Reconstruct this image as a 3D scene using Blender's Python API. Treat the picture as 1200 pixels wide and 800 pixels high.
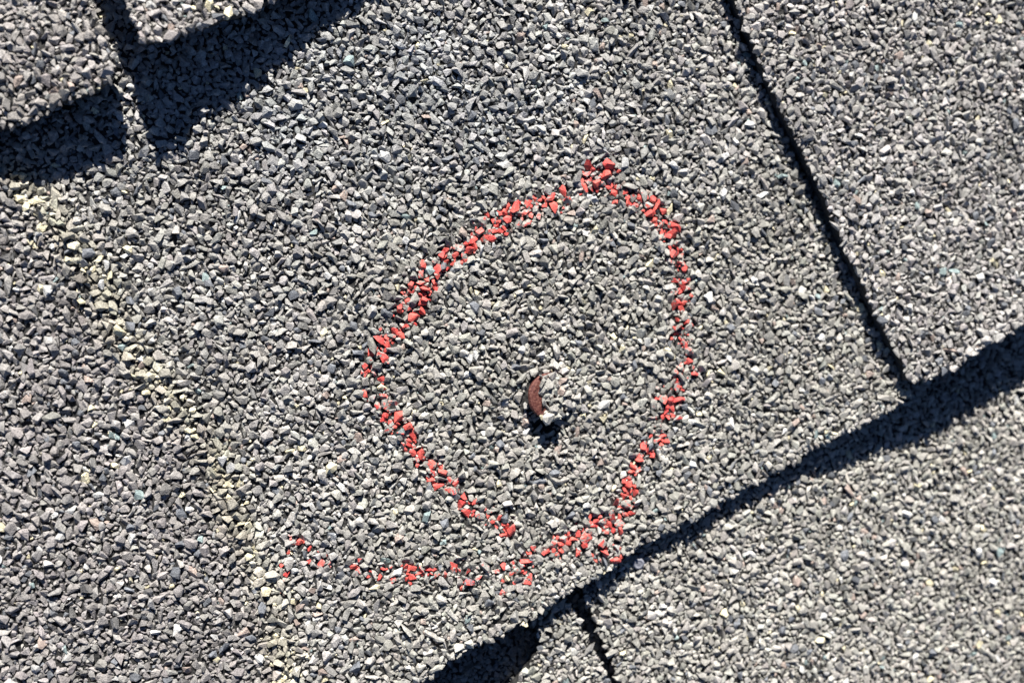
import bpy, bmesh, math, random
import numpy as np
from mathutils import Matrix, Vector, Euler, noise

rng = np.random.default_rng(11)
random.seed(11)
for o in list(bpy.data.objects):
    bpy.data.objects.remove(o)
S = bpy.context.scene
COL = S.collection

# ------------------------------------------------------------------ camera
# The roof face lies in the XY plane (z up, away from the deck). Lengths in the
# builders are millimetres, written to the scene in metres.
HFOV, TILT_X, TILT_Y, DEPTH = 55.0, 14.0, -4.0, 192.0
FPX = 600.0 / math.tan(math.radians(HFOV / 2))
_n = np.array([math.sin(math.radians(TILT_X)), math.sin(math.radians(TILT_Y)), 1.0]); _n /= np.linalg.norm(_n)
_e1 = np.cross([0, 1, 0], _n); _e1 /= np.linalg.norm(_e1)
_e2 = np.cross(_n, _e1)
RC = np.array([_e1, _e2, _n])                 # camera axes -> roof axes
CAM = RC @ np.array([0, 0, DEPTH])            # camera position, mm
cam_data = bpy.data.cameras.new('camera')
cam = bpy.data.objects.new('camera', cam_data); COL.objects.link(cam)
M4 = Matrix([list(RC[i]) + [CAM[i] * .001] for i in range(3)] + [[0, 0, 0, 1]])
cam.matrix_world = M4
cam_data.sensor_width = 36; cam_data.lens = 18 / math.tan(math.radians(HFOV / 2))
cam_data.clip_start = .01; cam_data.clip_end = 50
cam_data.dof.use_dof = True; cam_data.dof.focus_distance = .181; cam_data.dof.aperture_fstop = 12.5
S.camera = cam

# ------------------------------------------------------------------ light
SUN_EL, SUN_AZ = math.radians(28.5), math.radians(-4)     # azimuth clockwise from +Y
W = bpy.data.worlds.new('World'); S.world = W; W.use_nodes = True
nt = W.node_tree; nt.nodes.clear()
sky = nt.nodes.new('ShaderNodeTexSky'); sky.sky_type = 'NISHITA'; sky.sun_disc = False
sky.altitude = 2200; sky.air_density = .5; sky.dust_density = .1; sky.ozone_density = 3.0; sky.sun_elevation = SUN_EL; sky.sun_rotation = SUN_AZ % (2 * math.pi)
bg = nt.nodes.new('ShaderNodeBackground'); bg.inputs[1].default_value = .05
wo = nt.nodes.new('ShaderNodeOutputWorld')
nt.links.new(sky.outputs[0], bg.inputs[0]); nt.links.new(bg.outputs[0], wo.inputs[0])
sl = bpy.data.lights.new('sun', 'SUN'); sl.energy = 5.0; sl.angle = math.radians(.53); sl.color = (1, .95, .875)
so = bpy.data.objects.new('sun', sl); COL.objects.link(so)
sd = Vector((math.cos(SUN_EL) * math.sin(SUN_AZ), math.cos(SUN_EL) * math.cos(SUN_AZ), math.sin(SUN_EL)))
so.rotation_euler = sd.to_track_quat('Z', 'Y').to_euler(); so.location = sd * 2
S.view_settings.view_transform = 'Standard'; S.view_settings.look = 'None'
S.view_settings.exposure = 1.26; S.view_settings.gamma = 1; S.view_settings.use_curve_mapping = False

# ------------------------------------------------------------------ helpers
def at(px, py, z=0.0):
    """point of the roof (mm) seen at a spot of the 1200x800 photograph, at height z"""
    d = RC @ np.array([px - 600, 400 - py, -FPX])
    return (CAM + d * ((z - CAM[2]) / d[2]))[:2]
def path(pts, z=0.0):
    return np.array([at(p[0], p[1], z) for p in pts])
def project(P):
    c = (P - CAM) @ RC
    return np.stack([600 - c[:, 0] / c[:, 2] * FPX, 400 + c[:, 1] / c[:, 2] * FPX, -c[:, 2]], 1)
def resample(P, step=None, n=None):
    d = np.r_[0, np.cumsum(np.linalg.norm(np.diff(P, axis=0), axis=1))]
    if n is None: n = max(3, int(d[-1] / step) + 1)
    s = np.linspace(0, d[-1], n)
    return np.stack([np.interp(s, d, P[:, 0]), np.interp(s, d, P[:, 1])], 1)
def rough(P, amp, scale, seed):
    """resample an edge and make it ragged"""
    Q = resample(P, .45)
    T = np.gradient(Q, axis=0); T /= np.linalg.norm(T, axis=1)[:, None] + 1e-9
    N = np.stack([-T[:, 1], T[:, 0]], 1)
    a = np.array([noise.noise(Vector((i * .45 / scale, seed * 7.3, 0))) + .5 * noise.noise(Vector((i * .45 / scale * 2.9, seed * 3.1, 5))) for i in range(len(Q))])
    w = np.clip(np.minimum(np.arange(len(Q)), np.arange(len(Q))[::-1]) / 4., 0, 1)
    return Q + N * (a * amp * w)[:, None]
def inside(P, poly):
    x, y = P[:, 0], P[:, 1]; r = np.zeros(len(P), bool)
    a = poly; b = np.roll(poly, -1, 0)
    for (x0, y0), (x1, y1) in zip(a, b):
        if y0 == y1: continue
        c = ((y0 > y) != (y1 > y)) & (x < (x1 - x0) * (y - y0) / (y1 - y0) + x0)
        r ^= c
    return r
def dist_path(P, Q):
    best = np.full(len(P), 1e9); arg = np.zeros(len(P))
    tot = 0
    for a, b in zip(Q[:-1], Q[1:]):
        ab = b - a; L = ab @ ab
        t = np.clip(((P - a) @ ab) / max(L, 1e-9), 0, 1)
        d = np.linalg.norm(P - (a + t[:, None] * ab), axis=1)
        m = d < best; best[m] = d[m]; arg[m] = tot + t[m] * math.sqrt(L)
        tot += math.sqrt(L)
    return best, arg
def fbm(P, s, seed):
    return np.array([noise.noise(Vector((x / s, y / s, seed))) for x, y in P])
def smooth(x, a, b):
    t = np.clip((x - a) / (b - a), 0, 1); return t * t * (3 - 2 * t)

# ------------------------------------------------------------------ materials
def new_mat(name):
    m = bpy.data.materials.new(name); m.use_nodes = True
    t = m.node_tree; b = t.nodes['Principled BSDF']
    return m, t, b
def nd(t, kind, **kw):
    n = t.nodes.new(kind)
    for k, v in kw.items(): setattr(n, k, v)
    return n
def math_node(t, op, a, b=None, clamp=False):
    n = nd(t, 'ShaderNodeMath', operation=op); n.use_clamp = clamp
    for i, v in enumerate((a, b)):
        if v is None: continue
        if isinstance(v, (int, float)): n.inputs[i].default_value = v
        else: t.links.new(v, n.inputs[i])
    return n.outputs[0]
def granule_material(name, from_object):
    m, t, b = new_mat(name)
    if from_object:
        s = nd(t, 'ShaderNodeObjectInfo'); col, al = s.outputs['Color'], s.outputs['Alpha']
    else:
        s = nd(t, 'ShaderNodeAttribute', attribute_name='tone'); col, al = s.outputs['Color'], s.outputs['Alpha']
    geo = nd(t, 'ShaderNodeNewGeometry')
    def noi(scale, detail, rough_):
        n = nd(t, 'ShaderNodeTexNoise'); n.inputs['Scale'].default_value = scale
        n.inputs['Detail'].default_value = detail; n.inputs['Roughness'].default_value = rough_
        t.links.new(geo.outputs['Position'], n.inputs['Vector']); return n.outputs['Fac']
    fine = noi(3800, 3, .65)
    mid = noi(1300, 2, .5)
    # speckle of ceramic coating and bare crystal
    k = math_node(t, 'MULTIPLY_ADD', fine, 2.3); t.nodes[-1].inputs[2].default_value = -.13
    k2 = math_node(t, 'MULTIPLY_ADD', mid, .9); t.nodes[-1].inputs[2].default_value = .55
    k = math_node(t, 'MULTIPLY', k, k2)
    mul = nd(t, 'ShaderNodeVectorMath', operation='SCALE')
    t.links.new(col, mul.inputs[0]); t.links.new(k, mul.inputs['Scale'])
    # marking paint, caught by the upper faces, patchy
    sep = nd(t, 'ShaderNodeSeparateXYZ'); t.links.new(geo.outputs['Normal'], sep.inputs[0])
    up = math_node(t, 'MULTIPLY', sep.outputs['Z'], .35)
    q = math_node(t, 'MULTIPLY_ADD', mid, 1.3); t.nodes[-1].inputs[2].default_value = -1.35
    q = math_node(t, 'ADD', q, up)
    q = math_node(t, 'ADD', q, math_node(t, 'MULTIPLY', al, 1.25))
    q = math_node(t, 'MULTIPLY', q, 6.0, True)
    q = math_node(t, 'MULTIPLY', q, math_node(t, 'GREATER_THAN', al, .01))
    ramp = nd(t, 'ShaderNodeValToRGB')
    ramp.color_ramp.elements[0].position = .3; ramp.color_ramp.elements[0].color = (.45, .022, .03, 1)
    ramp.color_ramp.elements[1].position = .75; ramp.color_ramp.elements[1].color = (.80, .19, .145, 1)
    t.links.new(math_node(t, 'MULTIPLY', math_node(t, 'ADD', fine, noi(500, 1, .5)), .5), ramp.inputs[0])
    mix = nd(t, 'ShaderNodeMix', data_type='RGBA')
    t.links.new(q, mix.inputs[0]); t.links.new(mul.outputs[0], mix.inputs[6]); t.links.new(ramp.outputs[0], mix.inputs[7])
    t.links.new(mix.outputs[2], b.inputs['Base Color'])
    b.inputs['Roughness'].default_value = .62; b.inputs['Specular IOR Level'].default_value = .35
    bp = nd(t, 'ShaderNodeBump'); bp.inputs['Strength'].default_value = .8; bp.inputs['Distance'].default_value = .00022
    t.links.new(fine, bp.inputs['Height']); t.links.new(bp.outputs[0], b.inputs['Normal'])
    return m
M_LAYER = granule_material('mineral_granules', False)
M_GRAIN = granule_material('mineral_granule_single', True)

def asphalt_material():
    m, t, b = new_mat('asphalt_mat')
    geo = nd(t, 'ShaderNodeNewGeometry')
    n = nd(t, 'ShaderNodeTexNoise'); n.inputs['Scale'].default_value = 1500; n.inputs['Detail'].default_value = 4
    t.links.new(geo.outputs['Position'], n.inputs['Vector'])
    r = nd(t, 'ShaderNodeValToRGB')
    r.color_ramp.elements[0].position = .35; r.color_ramp.elements[0].color = (.006, .006, .0065, 1)
    r.color_ramp.elements[1].position = .72; r.color_ramp.elements[1].color = (.03, .029, .028, 1)
    t.links.new(n.outputs['Fac'], r.inputs[0]); t.links.new(r.outputs[0], b.inputs['Base Color'])
    b.inputs['Roughness'].default_value = .8
    bp = nd(t, 'ShaderNodeBump'); bp.inputs['Strength'].default_value = .9; bp.inputs['Distance'].default_value = .0004
    t.links.new(n.outputs['Fac'], bp.inputs['Height']); t.links.new(bp.outputs[0], b.inputs['Normal'])
    return m
M_MAT = asphalt_material()
def felt_material():
    m, t, b = new_mat('roofing_felt')
    geo = nd(t, 'ShaderNodeNewGeometry')
    n = nd(t, 'ShaderNodeTexNoise'); n.inputs['Scale'].default_value = 300; n.inputs['Detail'].default_value = 5
    t.links.new(geo.outputs['Position'], n.inputs['Vector'])
    r = nd(t, 'ShaderNodeValToRGB')
    r.color_ramp.elements[0].color = (.015, .015, .016, 1); r.color_ramp.elements[1].color = (.05, .05, .05, 1)
    t.links.new(n.outputs['Fac'], r.inputs[0]); t.links.new(r.outputs[0], b.inputs['Base Color'])
    b.inputs['Roughness'].default_value = .9
    return m
def rust_material():
    m, t, b = new_mat('rusted_steel')
    geo = nd(t, 'ShaderNodeNewGeometry')
    n = nd(t, 'ShaderNodeTexNoise'); n.inputs['Scale'].default_value = 2200; n.inputs['Detail'].default_value = 5; n.inputs['Roughness'].default_value = .7
    t.links.new(geo.outputs['Position'], n.inputs['Vector'])
    r = nd(t, 'ShaderNodeValToRGB'); e = r.color_ramp.elements
    e[0].position = .3; e[0].color = (.03, .010, .008, 1)
    e[1].position = .72; e[1].color = (.24, .115, .085, 1)
    x = e.new(.5); x.color = (.10, .024, .018, 1)
    t.links.new(n.outputs['Fac'], r.inputs[0]); t.links.new(r.outputs[0], b.inputs['Base Color'])
    b.inputs['Roughness'].default_value = .6; b.inputs['Metallic'].default_value = .15
    bp = nd(t, 'ShaderNodeBump'); bp.inputs['Strength'].default_value = .8; bp.inputs['Distance'].default_value = .0003
    t.links.new(n.outputs['Fac'], bp.inputs['Height']); t.links.new(bp.outputs[0], b.inputs['Normal'])
    return m

def mesh_object(name, V, F, mat, parent=None, mm=True):
    me = bpy.data.meshes.new(name)
    me.from_pydata((np.asarray(V) * (.001 if mm else 1)).tolist(), [], F); me.update()
    me.materials.append(mat)
    o = bpy.data.objects.new(name, me); COL.objects.link(o)
    if parent: o.parent = parent
    return o

# ------------------------------------------------------------------ the roof and its courses
roof = bpy.data.objects.new('shingle_roof', None); COL.objects.link(roof)
roof['label'] = 'roof of weathered grey asphalt shingles with a red ring drawn on it'
roof['category'] = 'roof'; roof['kind'] = 'thing'

TH = 2.7          # thickness of a shingle
ANG = math.radians(26.8)
U = np.array([math.cos(ANG), math.sin(ANG)]); V_ = np.array([math.sin(ANG), -math.cos(ANG)])   # along a course / down the slope
V_UP = at(120, 100) @ V_; V_LOW = at(850, 585) @ V_; EXPO = V_LOW - V_UP
RISE = 2.9        # every course climbs by one thickness over its exposure

def interp_lift(P, pts, z):
    """height the edge is curled up by, given along the edge at photo positions (px, lift mm)"""
    u = np.array([at(p[0], p[1], z) @ U for p in pts]); l = np.array([p[2] for p in pts])
    o = np.argsort(u)
    return np.interp(P @ U, u[o], l[o])

NAIL = at(642, 463, 2.5)
PIT = at(640, 500, 2.0)
def surf_main(P):
    v = P @ V_
    z = RISE * (v - V_UP) / EXPO
    l = interp_lift(P, [(300, 910, 1.6), (480, 800, 1.7), (600, 730, 1.3), (650, 700, .1), (800, 611, 0.0), (930, 540, .6), (1000, 490, 2.8), (1055, 460, 3.9)], 3)
    d = np.clip(V_LOW - v, 0, 200)
    z = z + l * np.exp(-(d / 17.) ** 1.4)
    z = z + .45 * fbm(P, 33, 3.) + .22 * fbm(P, 11, 8.)
    # ridge where an underlying edge telegraphs through
    dr, _ = dist_path(P, DIRT)
    z = z + .55 * np.exp(-(dr / 4.) ** 2)
    r = np.linalg.norm((P - at(52, 205, 0)) / np.array([8., 5.]), axis=1)
    z = z - 1.3 * np.exp(-r ** 2)
    # the nail pushing up from below, and the torn hole beside it
    r = np.linalg.norm((P - NAIL - np.array([1.6, .2])) / np.array([5.2, 4.6]), axis=1)
    z = z + 1.7 * np.exp(-r ** 2 * 1.3)
    r = np.linalg.norm((P - PIT) / np.array([3.3, 2.4]), axis=1)
    return z - 2.4 * np.exp(-r ** 2 * 1.2)
def surf_right(P):
    v = P @ V_
    z = RISE * (v - V_UP) / EXPO + 2.6
    l = interp_lift(P, [(1063, 447, 4.0), (1120, 424, 4.6), (1200, 380, 4.4), (1400, 270, 3)], 6)
    d = np.clip(V_LOW - v, 0, 200)
    return z + l * np.exp(-(d / 26.) ** 1.3) + .35 * fbm(P, 30, 21.) + .15 * fbm(P, 9, 4.)
def surf_upper(kind):
    def f(P):
        v = P @ V_
        z = RISE * (v - (V_UP - EXPO)) / EXPO
        if kind == 1: l = interp_lift(P, [(-150, 215, 1.6), (0, 147, 1.2), (80, 113, 3.2), (143, 80, 4.4)], 6)
        else: l = interp_lift(P, [(160, 50, 8.9), (190, 48, 6.9), (230, 33, 5.4), (300, 5, 3.6), (420, -50, 1.2), (700, -180, .3)], 8)
        d = np.clip(V_UP - v, 0, 200)
        return z + l * np.exp(-(d / (30. if kind == 1 else 55.)) ** 1.4) + .3 * fbm(P, 25, 31. + kind)
    return f
def surf_lower(off, seed):
    def f(P):
        v = P @ V_
        return RISE * (v - V_LOW) / EXPO + off + .35 * fbm(P, 28, seed) + .12 * fbm(P, 9, seed + 2)
    return f
def surf_shim(P):
    v = P @ V_
    return RISE * (v - V_LOW) / EXPO - 3.6 + .4 * fbm(P, 20, 77.)

def back(p, d):            # a point d mm further up the slope
    return p - V_ * d
DIRT = path([(10, 200), (45, 235), (75, 285), (120, 330), (140, 390), (180, 440), (230, 500), (262, 550), (268, 600), (290, 640), (318, 700), (330, 760), (325, 860)], 1.5)

SH = []      # the shingles: dict(name, outline pieces, surface, granule tint key ...)
def shingle(key, label, low, right, left, surf, z, up_len, tone, amp=.28):
    """low: lower edge left to right; right / left: side edges from the lower edge up the slope (photo positions)"""
    low = path(low, z)
    right = np.vstack([low[-1:], path(right, z)]) if right else np.array([low[-1], back(low[-1], 40)])
    left = np.vstack([low[:1], path(left, z)]) if left else np.array([low[0], back(low[0], 40)])
    def extend(Q):
        t = (up_len - (low[len(low) // 2] - Q[-1]) @ V_)
        return np.vstack([Q, back(Q[-1], max(t, 5))])
    right, left = extend(right), extend(left)
    sd_ = len(SH) + 1
    low = rough(low, amp * 2.2, 3.6, sd_); right = rough(right, amp, 5, sd_ + 20); left = rough(left, amp, 5, sd_ + 40)
    top = np.array([left[-1], right[-1]])
    SH.append(dict(key=key, label=label, low=low, right=right, left=left, top=top, surf=surf, tone=tone,
                   poly=np.vstack([low, right[1:], left[::-1][:-1]])))

# lower course first, then the middle one, then the upper one
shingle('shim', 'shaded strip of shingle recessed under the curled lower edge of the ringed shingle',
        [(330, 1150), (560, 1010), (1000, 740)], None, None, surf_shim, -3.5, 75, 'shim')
shingle('low_left', 'narrow lit sliver of shingle beside the gap below the ringed shingle',
        [(660, 1120), (858, 1010)], [(774, 925), (710, 796), (703, 773), (686, 750), (676, 726), (666, 708), (649, 660)],
        [(612, 850), (598, 808), (616, 786), (630, 765), (632, 750), (628, 730), (610, 680)], surf_lower(.15, 51.), 0, 95, 'low')
shingle('low_right', 'pale grey shingle below the ringed one, partly under its shadow',
        [(868, 1005), (1100, 880), (1500, 640)], None, [(788, 920), (725, 796), (718, 773), (704, 746), (695, 722), (687, 703), (671, 660)],
        surf_lower(0, 61.), 0, 150, 'low')
main_low = [(-420, 1300), (-60, 1100), (250, 930), (420, 836), (480, 803), (510, 781), (545, 756), (580, 742), (630, 716), (650, 701), (672, 689), (704, 672),
            (722, 656), (740, 644), (760, 632), (778, 625), (800, 612), (820, 603), (867, 574), (927, 541), (960, 515), (1013, 488), (1038, 474), (1051, 464), (1056, 455)]
main_right = [(x - 9, y) for x, y in [(1055, 446), (1049, 428), (1037, 397), (1024, 374), (1011, 337), (992, 294), (975, 265), (957, 220), (939, 180), (920, 130), (897, 77), (886, 50), (874, 20), (866, 0), (830, -90)]]
right_left = [(1058, 436), (1055, 424), (1043, 398), (1031, 370), (1016, 332), (1003, 304), (990, 274), (981, 247), (963, 204), (944, 162), (927, 127), (914, 97), (901, 67), (890, 36), (882, 17), (874, 0), (842, -90)]
shingle('main', 'grey shingle ringed with red marks around a popped nail', main_low, main_right, None, surf_main, 3.2, 215, 'main')
shingle('right', 'smooth grey shingle with raised lower edge across the narrow slit from the ringed one',
        [(1060, 444), (1070, 448), (1080, 443), (1093, 437), (1120, 424), (1147, 405), (1170, 391), (1197, 379), (1500, 205)], None, right_left, surf_right, 7.5, 185, 'right')
shingle('upper_one', 'curled dark grey shingle with rounded corner beside the wide notch',
        [(-300, 285), (-120, 203), (0, 147), (33, 137), (63, 123), (90, 111), (110, 103), (117, 99), (129, 90), (134, 78)],
        [(131, 66), (124, 43), (108, 20), (99, 0), (61, -75)], None, surf_upper(1), 7, 95, 'upper')
shingle('upper_two', 'curled grey shingle with sharp lifted corner casting the longest shadow',
        [(172, 53), (186, 50), (207, 41), (233, 33), (260, 21), (290, 10), (310, 0), (420, -52), (700, -185), (1150, -400)],
        None, [(165, 37), (157, 20), (150, 0), (115, -75)], surf_upper(2), 8, 95, 'upper')

def build_slab(s):
    nu = 300 if s['key'] == 'main' else 150
    nv = 230 if s['key'] == 'main' else 110
    b = resample(s['low'], n=nu); t = resample(s['top'], n=nu); l = resample(s['left'], n=nv); r = resample(s['right'], n=nv)
    a = np.linspace(0, 1, nu)[:, None, None]; c = np.linspace(0, 1, nv)[None, :, None]
    G = (1 - c) * b[:, None] + c * t[:, None] + (1 - a) * l[None] + a * r[None] \
        - ((1 - a) * (1 - c) * b[0] + a * (1 - c) * b[-1] + (1 - a) * c * t[0] + a * c * t[-1])
    P = G.reshape(-1, 2); z = s['surf'](P)
    n = nu * nv
    V = np.vstack([np.c_[P, z], np.c_[P, z - TH]])
    idx = np.arange(n).reshape(nu, nv)
    q = np.stack([idx[:-1, :-1], idx[1:, :-1], idx[1:, 1:], idx[:-1, 1:]], -1).reshape(-1, 4)
    F = np.vstack([q, q[:, ::-1] + n])
    ring = np.r_[idx[:, 0], idx[-1, 1:], idx[::-1, -1][1:], idx[0, ::-1][1:-1]]
    # the cut edge: three bands pushed in and out
    nr = len(ring); base = len(V); bands = []
    cen = P.mean(0)
    for k in (1, 2):
        jj = V[ring].copy(); jj[:, 2] -= TH * k / 3
        nrm = np.roll(P[ring], -1, 0) - np.roll(P[ring], 1, 0); nrm = np.stack([nrm[:, 1], -nrm[:, 0]], 1)
        nrm /= np.linalg.norm(nrm, axis=1)[:, None] + 1e-9
        jj[:, :2] += nrm * rng.normal(-.1, .2, nr)[:, None]
        bands.append(np.arange(nr) + base + (k - 1) * nr); V = np.vstack([V, jj])
    loops = [ring, bands[0], bands[1], ring + n]
    side = [np.stack([A, B, np.roll(B, -1), np.roll(A, -1)], -1) for A, B in zip(loops[:-1], loops[1:])]
    F = np.vstack([F] + side)
    o = mesh_object('shingle', V, F.tolist(), M_MAT, roof)
    o['label'] = s['label']
    s['obj'] = o
for s in SH: build_slab(s)

felt = mesh_object('underlayment', [(-420, -420, -11), (420, -420, -11), (420, 420, -11), (-420, 420, -11),
                                    (-420, -420, -14), (420, -420, -14), (420, 420, -14), (-420, 420, -14)],
                   [(0, 1, 2, 3), (7, 6, 5, 4), (0, 4, 5, 1), (1, 5, 6, 2), (2, 6, 7, 3), (3, 7, 4, 0)], felt_material(), roof)

# ------------------------------------------------------------------ granules
NLIB = 90
LIB = []
for i in range(NLIB):
    bm = bmesh.new()
    k = random.choice((9, 10, 11, 12, 14, 16))
    for _ in range(k):
        p = Vector((random.gauss(0, 1), random.gauss(0, 1), random.gauss(0, 1))).normalized()
        p *= random.uniform(.72, 1.18)
        bm.verts.new((p.x * random.uniform(.95, 1.05), p.y, p.z))
    r = bmesh.ops.convex_hull(bm, input=bm.verts[:])
    junk = [v for v in bm.verts if not v.link_faces]
    bmesh.ops.delete(bm, geom=junk, context='VERTS')
    bmesh.ops.triangulate(bm, faces=bm.faces[:])
    bm.normal_update(); bm.verts.index_update()
    me = bpy.data.meshes.new('granule'); bm.to_mesh(me); me.materials.append(M_GRAIN)
    vs = np.array([v.co[:] for v in bm.verts]); fs = np.array([[v.index for v in f.verts] for f in bm.faces])
    LIB.append((vs, fs, me)); bm.free()

# the red ring: crayon strokes over the tops of the granules (photo positions, half width px, strength)
RING = [
    ([(716, 204), (690, 212), (655, 235), (612, 250), (572, 270), (538, 292), (508, 315)], 13, .62),
    ([(508, 315), (492, 345), (468, 378)], 15, .8),
    ([(468, 378), (445, 408), (436, 435), (438, 458), (450, 480)], 11, .72),
    ([(450, 480), (474, 510), (490, 535), (515, 560)], 11, .62),
    ([(515, 560), (545, 588), (566, 600), (592, 622)], 9, .5),
    ([(690, 205), (730, 228), (762, 240), (778, 262), (790, 290), (797, 325), (801, 360), (800, 392)], 11, .72),
    ([(800, 392), (797, 420), (796, 450), (783, 485), (765, 518), (748, 538), (738, 565)], 12, .55),
    ([(738, 565), (732, 592), (712, 610), (690, 622)], 14, .75),
    ([(690, 622), (652, 638), (632, 655), (612, 668), (575, 674), (540, 668)], 15, .48),
    ([(540, 668), (500, 672), (460, 670), (420, 660), (380, 656), (345, 640)], 10, .45),
    ([(345, 632), (334, 660), (330, 692)], 7, .45),
    ([(800, 440), (770, 480)], 18, .35),
    ([(660, 640), (720, 645)], 12, .25),
]
RING_W = [(path(p, 2.2), w / 5.2, st) for p, w, st in RING]

def tone_of(P, key, n):
    """granule colours: the factory blend, dirt and wear"""
    base = np.tile(np.array([.276, .268, .255]), (n, 1))
    val = np.exp(rng.normal(0, .17, n))
    cream_p = np.full(n, .011); dark_p = np.full(n, .035)
    if key == 'main':
        dr, _ = dist_path(P, DIRT)
        px = project(np.c_[P, np.full(n, 2.)])
        # left of the dirt line: a darker, slightly purple batch of the blend
        xd = np.interp(px[:, 1], [200, 330, 440, 550, 640, 760, 900], [10, 120, 180, 262, 290, 330, 330])
        left = smooth(xd - px[:, 0], -25, 25)
        base *= (1 - .16 * left)[:, None]; base[:, 1] *= 1 - .025 * left
        w = np.exp(-(dr / 3.4) ** 2) * (.5 + .5 * smooth(fbm(P, 9, 2.), -.3, .3))
        base = base * (1 + .3 * w)[:, None] * (1 - w[:, None] * np.array([0, .02, .2]))
        cream_p += .10 * w
        blue = np.exp(-((px[:, 0] - 430) / 230) ** 2 - ((px[:, 1] - 110) / 110) ** 2) * (.6 + .8 * fbm(P, 12, 14.))
        base *= (1 - blue[:, None] * np.array([.05, -.03, -.12]))
        green = smooth(px[:, 0], 380, 480) * smooth(px[:, 1], 180, 260)
        base *= (1 - green[:, None] * np.array([0, 0, .03]))
    elif key == 'low': base *= np.array([1.07, 1.07, 1.04])
    elif key == 'right': base *= np.array([1.04, 1.03, 1.04])
    elif key == 'upper': base *= np.array([.93, .90, .91])
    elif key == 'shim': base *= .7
    base *= (1 + .22 * fbm(P, 16, 5.) + .12 * fbm(P, 6, 9.))[:, None]
    c = base * val[:, None]
    c *= 1 + rng.normal(0, .013, (n, 3))
    r = rng.random(n)
    m = r < cream_p; c[m] = np.array([.60, .55, .39]) * rng.uniform(.75, 1.15, (m.sum(), 1))
    m = (r > .2) & (r < .2 + dark_p); c[m] = np.array([.14, .15, .168]) * rng.uniform(.6, 1.2, (m.sum(), 1))
    m = (r > .4) & (r < .405); c[m] = np.array([.22, .28, .28]) * rng.uniform(.7, 1.2, (m.sum(), 1))
    m = (r > .5) & (r < .51); c[m] = np.array([.31, .25, .22]) * rng.uniform(.8, 1.2, (m.sum(), 1))
    m = (r > .6) & (r < .618); c[m] = np.array([.46, .46, .45]) * rng.uniform(.85, 1.2, (m.sum(), 1))
    return np.clip(c, .02, .85)

def pack(lo, hi, keep, d_med, sig, overlap, want):
    """throw discs, largest first"""
    area = (hi[0] - lo[0]) * (hi[1] - lo[1])
    n = int(area / (d_med ** 2) * want)
    d = np.clip(d_med * np.exp(rng.normal(0, sig, n)), .55, 2.5)
    d = np.sort(d)[::-1]
    P = np.c_[rng.uniform(lo[0], hi[0], n), rng.uniform(lo[1], hi[1], n)]
    k = keep(P); P = P[k]; d = d[k]
    cell = 2.5 * overlap + .01; grid = {}; out = []
    X = P.tolist(); D = d.tolist()
    for i, (x, y) in enumerate(X):
        r = D[i] * .5 * overlap
        gx, gy = int(x // cell), int(y // cell); ok = True
        for a in range(gx - 1, gx + 2):
            for b in range(gy - 1, gy + 2):
                for (qx, qy, qr) in grid.get((a, b), ()):
                    if (x - qx) ** 2 + (y - qy) ** 2 < (r + qr) ** 2: ok = False; break
                if not ok: break
            if not ok: break
        if ok:
            grid.setdefault((gx, gy), []).append((x, y, r)); out.append(i)
    return P[out], d[out]

CORN = path([(-90, -80), (1290, -80), (1290, 880), (-90, 880)], 0)
LO, HI = CORN.min(0), CORN.max(0)

def euler_mats(E):
    cx, cy, cz = np.cos(E).T; sx, sy, sz = np.sin(E).T
    R = np.empty((len(E), 3, 3))
    R[:, 0, 0] = cz * cy; R[:, 0, 1] = cz * sy * sx - sz * cx; R[:, 0, 2] = cz * sy * cx + sz * sx
    R[:, 1, 0] = sz * cy; R[:, 1, 1] = sz * sy * sx + cz * cx; R[:, 1, 2] = sz * sy * cx - cz * sx
    R[:, 2, 0] = -sy; R[:, 2, 1] = cy * sx; R[:, 2, 2] = cy * cx
    return R
def join_grains(name, parent, C, SC, E, SHP, RGBA):
    R = euler_mats(E); Vs = []; Fs = []; Cs = []; base = 0
    for k in range(NLIB):
        i = np.where(SHP == k)[0]
        if not len(i): continue
        vs, fs, _ = LIB[k]; nv = len(vs)
        Vs.append((np.einsum('gij,gvj->gvi', R[i], vs[None] * SC[i][:, None]) + C[i][:, None]).reshape(-1, 3))
        Fs.append((fs[None] + (base + np.arange(len(i)) * nv)[:, None, None]).reshape(-1, 3)); base += nv * len(i)
        Cs.append(np.repeat(RGBA[i], nv, 0))
    Vs = np.vstack(Vs) * .001; Fs = np.vstack(Fs); Cs = np.vstack(Cs)
    me = bpy.data.meshes.new(name)
    me.vertices.add(len(Vs)); me.vertices.foreach_set('co', Vs.astype(np.float32).ravel())
    me.loops.add(len(Fs) * 3); me.loops.foreach_set('vertex_index', Fs.astype(np.int32).ravel())
    me.polygons.add(len(Fs)); me.polygons.foreach_set('loop_start', np.arange(0, len(Fs) * 3, 3, dtype=np.int32))
    me.update(calc_edges=True); me.shade_flat()
    at_ = me.attributes.new('tone', 'FLOAT_COLOR', 'POINT'); at_.data.foreach_set('color', Cs.astype(np.float32).ravel())
    me.materials.append(M_LAYER)
    o = bpy.data.objects.new(name, me); COL.objects.link(o); o.parent = parent
    o['kind'] = 'stuff'
    return o
def single(name, parent, c, sc, e, shp, rgba):
    o = bpy.data.objects.new(name, LIB[shp][2]); COL.objects.link(o); o.parent = parent
    o.location = c * .001; o.scale = sc * .001; o.rotation_euler = e
    o.color = tuple(rgba)
    return o

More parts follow.
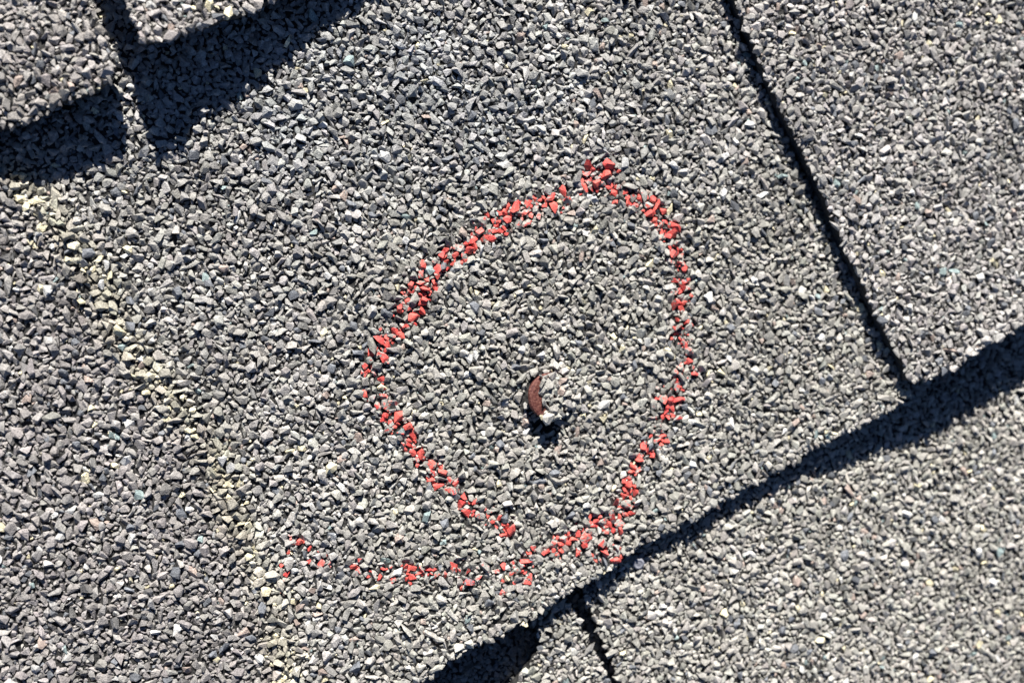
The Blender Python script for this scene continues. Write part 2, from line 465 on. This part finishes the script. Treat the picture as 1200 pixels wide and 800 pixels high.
HEAD_R = 4.5
zt = float(surf_main(np.array([NAIL]))[0])
total = 0
for si, s in enumerate(SH):
    poly = s['poly']; above = [q['poly'] for q in SH[si + 1:]]
    T = np.roll(poly, -2, 0) - np.roll(poly, 2, 0); N = np.stack([T[:, 1], -T[:, 0]], 1)
    poly_out = poly + N / (np.linalg.norm(N, axis=1)[:, None] + 1e-9) * .3
    lo = np.maximum(LO, poly.min(0) - 1); hi = np.minimum(HI, poly.max(0) + 1)
    def keep(P):
        k = inside(P, poly)
        k |= inside(P, poly_out) & (rng.random(len(P)) < .6)
        idx = np.where(k)[0]
        for A in above:
            if s['key'] in ('low_left', 'low_right') and A is SH[2]['poly']: continue
            Q = P[idx]; cov = inside(Q, A)
            if cov.any():
                d = np.full(len(Q), 0.); d[cov] = dist_path(Q[cov], np.vstack([A, A[:1]])[::4])[0]
                idx = idx[d < 5.0]
        r = np.zeros(len(P), bool); r[idx] = True
        if s['key'] == 'main':      # bare asphalt in the torn hole; the nail head is bare on its left
            r &= np.linalg.norm((P - PIT) / np.array([2.3, 1.7]), axis=1) > .75 + .5 * rng.random(len(P))
        return r
    P, d = pack(lo, hi, keep, 1.10, .32, .58, 9.0)
    # grit in the joints
    P2, d2 = pack(lo, hi, keep, .75, .18, .7, .45)
    P = np.vstack([P, P2]); d = np.r_[d, d2]
    n = len(P); small = np.r_[np.zeros(n - len(P2), bool), np.ones(len(P2), bool)]
    z = s['surf'](P)
    flat = rng.uniform(.45, .75, n)
    asp = np.exp(rng.normal(0, .2, n))
    SC = np.c_[d / 2 * asp, d / 2 / asp, d / 2 * flat]
    E = np.c_[rng.normal(0, .3, n), rng.normal(0, .3, n), rng.uniform(0, 6.283, n)]
    C = np.c_[P, z + d * (.13 + rng.uniform(-.11, .13, n))]
    C[small, 2] = z[small] + .22
    SHP = rng.integers(0, NLIB, n)
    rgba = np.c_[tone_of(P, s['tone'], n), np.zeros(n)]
    if s['key'] == 'main':
        # marked granules: only those standing high enough are caught by the crayon
        best = np.zeros(n); clump = fbm(P, 3.2, 40.) + .6 * fbm(P, 1.6, 41.)
        for Q, w, st in RING_W:
            dd, _ = dist_path(P, Q)
            pr = st * np.clip(1.25 - (dd / w) ** 2, 0, 1) * smooth(clump, -.6, .25) * 1.7
            best = np.maximum(best, pr)
        hit = (rng.random(n) < best) & ~small
        rgba[hit, 3] = np.where(rng.random(hit.sum()) < .5, rng.uniform(.6, .95, hit.sum()), rng.uniform(.2, .5, hit.sum()))
        dust = ~hit & (best > .25) & (rng.random(n) < .55); rgba[dust, 3] = rng.uniform(.12, .26, dust.sum())
        # nothing lies on the bare left part of the nail head
        hx = (P - NAIL)
        on = (np.linalg.norm(hx, axis=1) < HEAD_R + .1)
        C[on, 2] = np.maximum(C[on, 2], zt + .95 - .23 * hx[on, 0] - .07 * hx[on, 1] + rng.uniform(-.1, .35, on.sum()))
        SC[on & (hx[:, 0] > -1.7)] *= 1.18
        off = (np.linalg.norm(hx, axis=1) < HEAD_R + .3) & (hx[:, 0] < -2.1 + .3 * np.sin(hx[:, 1] * 2.3))
        okm = ~off
        C, SC, E, SHP, rgba, d, small = C[okm], SC[okm], E[okm], SHP[okm], rgba[okm], d[okm], small[okm]; n = len(C)
    # which granules show largest in the photograph
    pr = project(C)
    size = d / pr[:, 2]
    vis = (pr[:, 0] > 4) & (pr[:, 0] < 1196) & (pr[:, 1] > 4) & (pr[:, 1] < 796) & ~small
    for A in above:
        if s['key'] in ('low_left', 'low_right') and A is SH[2]['poly']: continue
        vis &= ~inside(C[:, :2], A)
    red = rgba[:, 3] > .19
    size = np.where(vis & ~red, size, -1)
    order = np.argsort(-size)[:300]
    order = order[size[order] > 0]
    pick = np.zeros(n, bool); pick[order] = True
    reds = np.where(red & vis)[0]
    reds = reds[np.argsort(-(d * (.5 + rgba[:, 3]))[reds])][:300]
    pick[reds] = True
    for i in order: single('granule', s['obj'], C[i], SC[i], E[i], int(SHP[i]), rgba[i])
    for i in reds: single('painted_granule', s['obj'], C[i], SC[i], E[i], int(SHP[i]), rgba[i])
    r = np.where(~pick)[0]
    if len(r): join_grains('granule_layer', s['obj'], C[r], SC[r], E[r], SHP[r], rgba[r])
    total += n
    print('shingle', s['key'], 'granules', n, 'single', len(order), 'red', len(reds), 'all red', int(red.sum()))
print('granules in all', total)

# ------------------------------------------------------------------ the popped nail
def lathe(profile, seg=40, jit=0.0):
    V = []; F = []
    for (r, z) in profile:
        for k in range(seg):
            a = 2 * math.pi * k / seg
            V.append((r * math.cos(a) * (1 + jit * noise.noise(Vector((math.cos(a) * 2, math.sin(a) * 2, z)))), r * math.sin(a), z))
    for i in range(len(profile) - 1):
        for k in range(seg):
            k2 = (k + 1) % seg
            F.append((i * seg + k, i * seg + k2, (i + 1) * seg + k2, (i + 1) * seg + k))
    F.append(tuple(range(seg))[::-1]); F.append(tuple((len(profile) - 1) * seg + k for k in range(seg)))
    return V, F
nail = bpy.data.objects.new('roofing_nail', None); COL.objects.link(nail)
nail.location = Vector((NAIL[0], NAIL[1], zt + .35)) * .001
nail.rotation_euler = Euler((math.radians(-4), math.radians(13), 0))
nail['label'] = 'rusty popped roofing nail with its head tearing through the ringed shingle'
nail['category'] = 'nail'
MR = rust_material()
v, f = lathe([(.2, -.75), (HEAD_R - .4, -.75), (HEAD_R - .05, -.5), (HEAD_R, -.1), (HEAD_R - .15, .15), (HEAD_R - .6, .3), (.3, .42)], 44, .04)
mesh_object('head', v, f, MR, nail)
v, f = lathe([(.1, -14), (1.0, -11.5), (1.5, -10), (1.5, -.7)], 24)
mesh_object('shank', v, f, MR, nail)

# a small round grain of grit lying in the shade of the lower edge
g = at(747, 659, 0.5)
zg = float(surf_lower(0, 61.)(np.array([g]))[0])
v, f = lathe([(.3, -.5), (1.0, -.45), (1.45, -.1), (1.4, .2), (1.05, .42), (.6, .3), (.1, .35)], 22, .12)
m, t, b = new_mat('grit'); b.inputs['Base Color'].default_value = (.2, .21, .24, 1); b.inputs['Roughness'].default_value = .45
geo = nd(t, 'ShaderNodeNewGeometry'); nn = nd(t, 'ShaderNodeTexNoise'); nn.inputs['Scale'].default_value = 2500
t.links.new(geo.outputs['Position'], nn.inputs['Vector'])
rr = nd(t, 'ShaderNodeValToRGB'); rr.color_ramp.elements[0].color = (.1, .105, .13, 1); rr.color_ramp.elements[1].color = (.34, .35, .4, 1)
t.links.new(nn.outputs['Fac'], rr.inputs[0]); t.links.new(rr.outputs[0], b.inputs['Base Color'])
peb = mesh_object('pebble', v, f, m); peb.location = Vector((g[0], g[1], zg + 1.0)) * .001; peb.rotation_euler = (.15, -.1, 0); peb.scale = (.85, .85, .8)
peb['label'] = "small round bluish pebble at the shadow under the ringed shingle's lower edge"; peb['category'] = 'pebble'
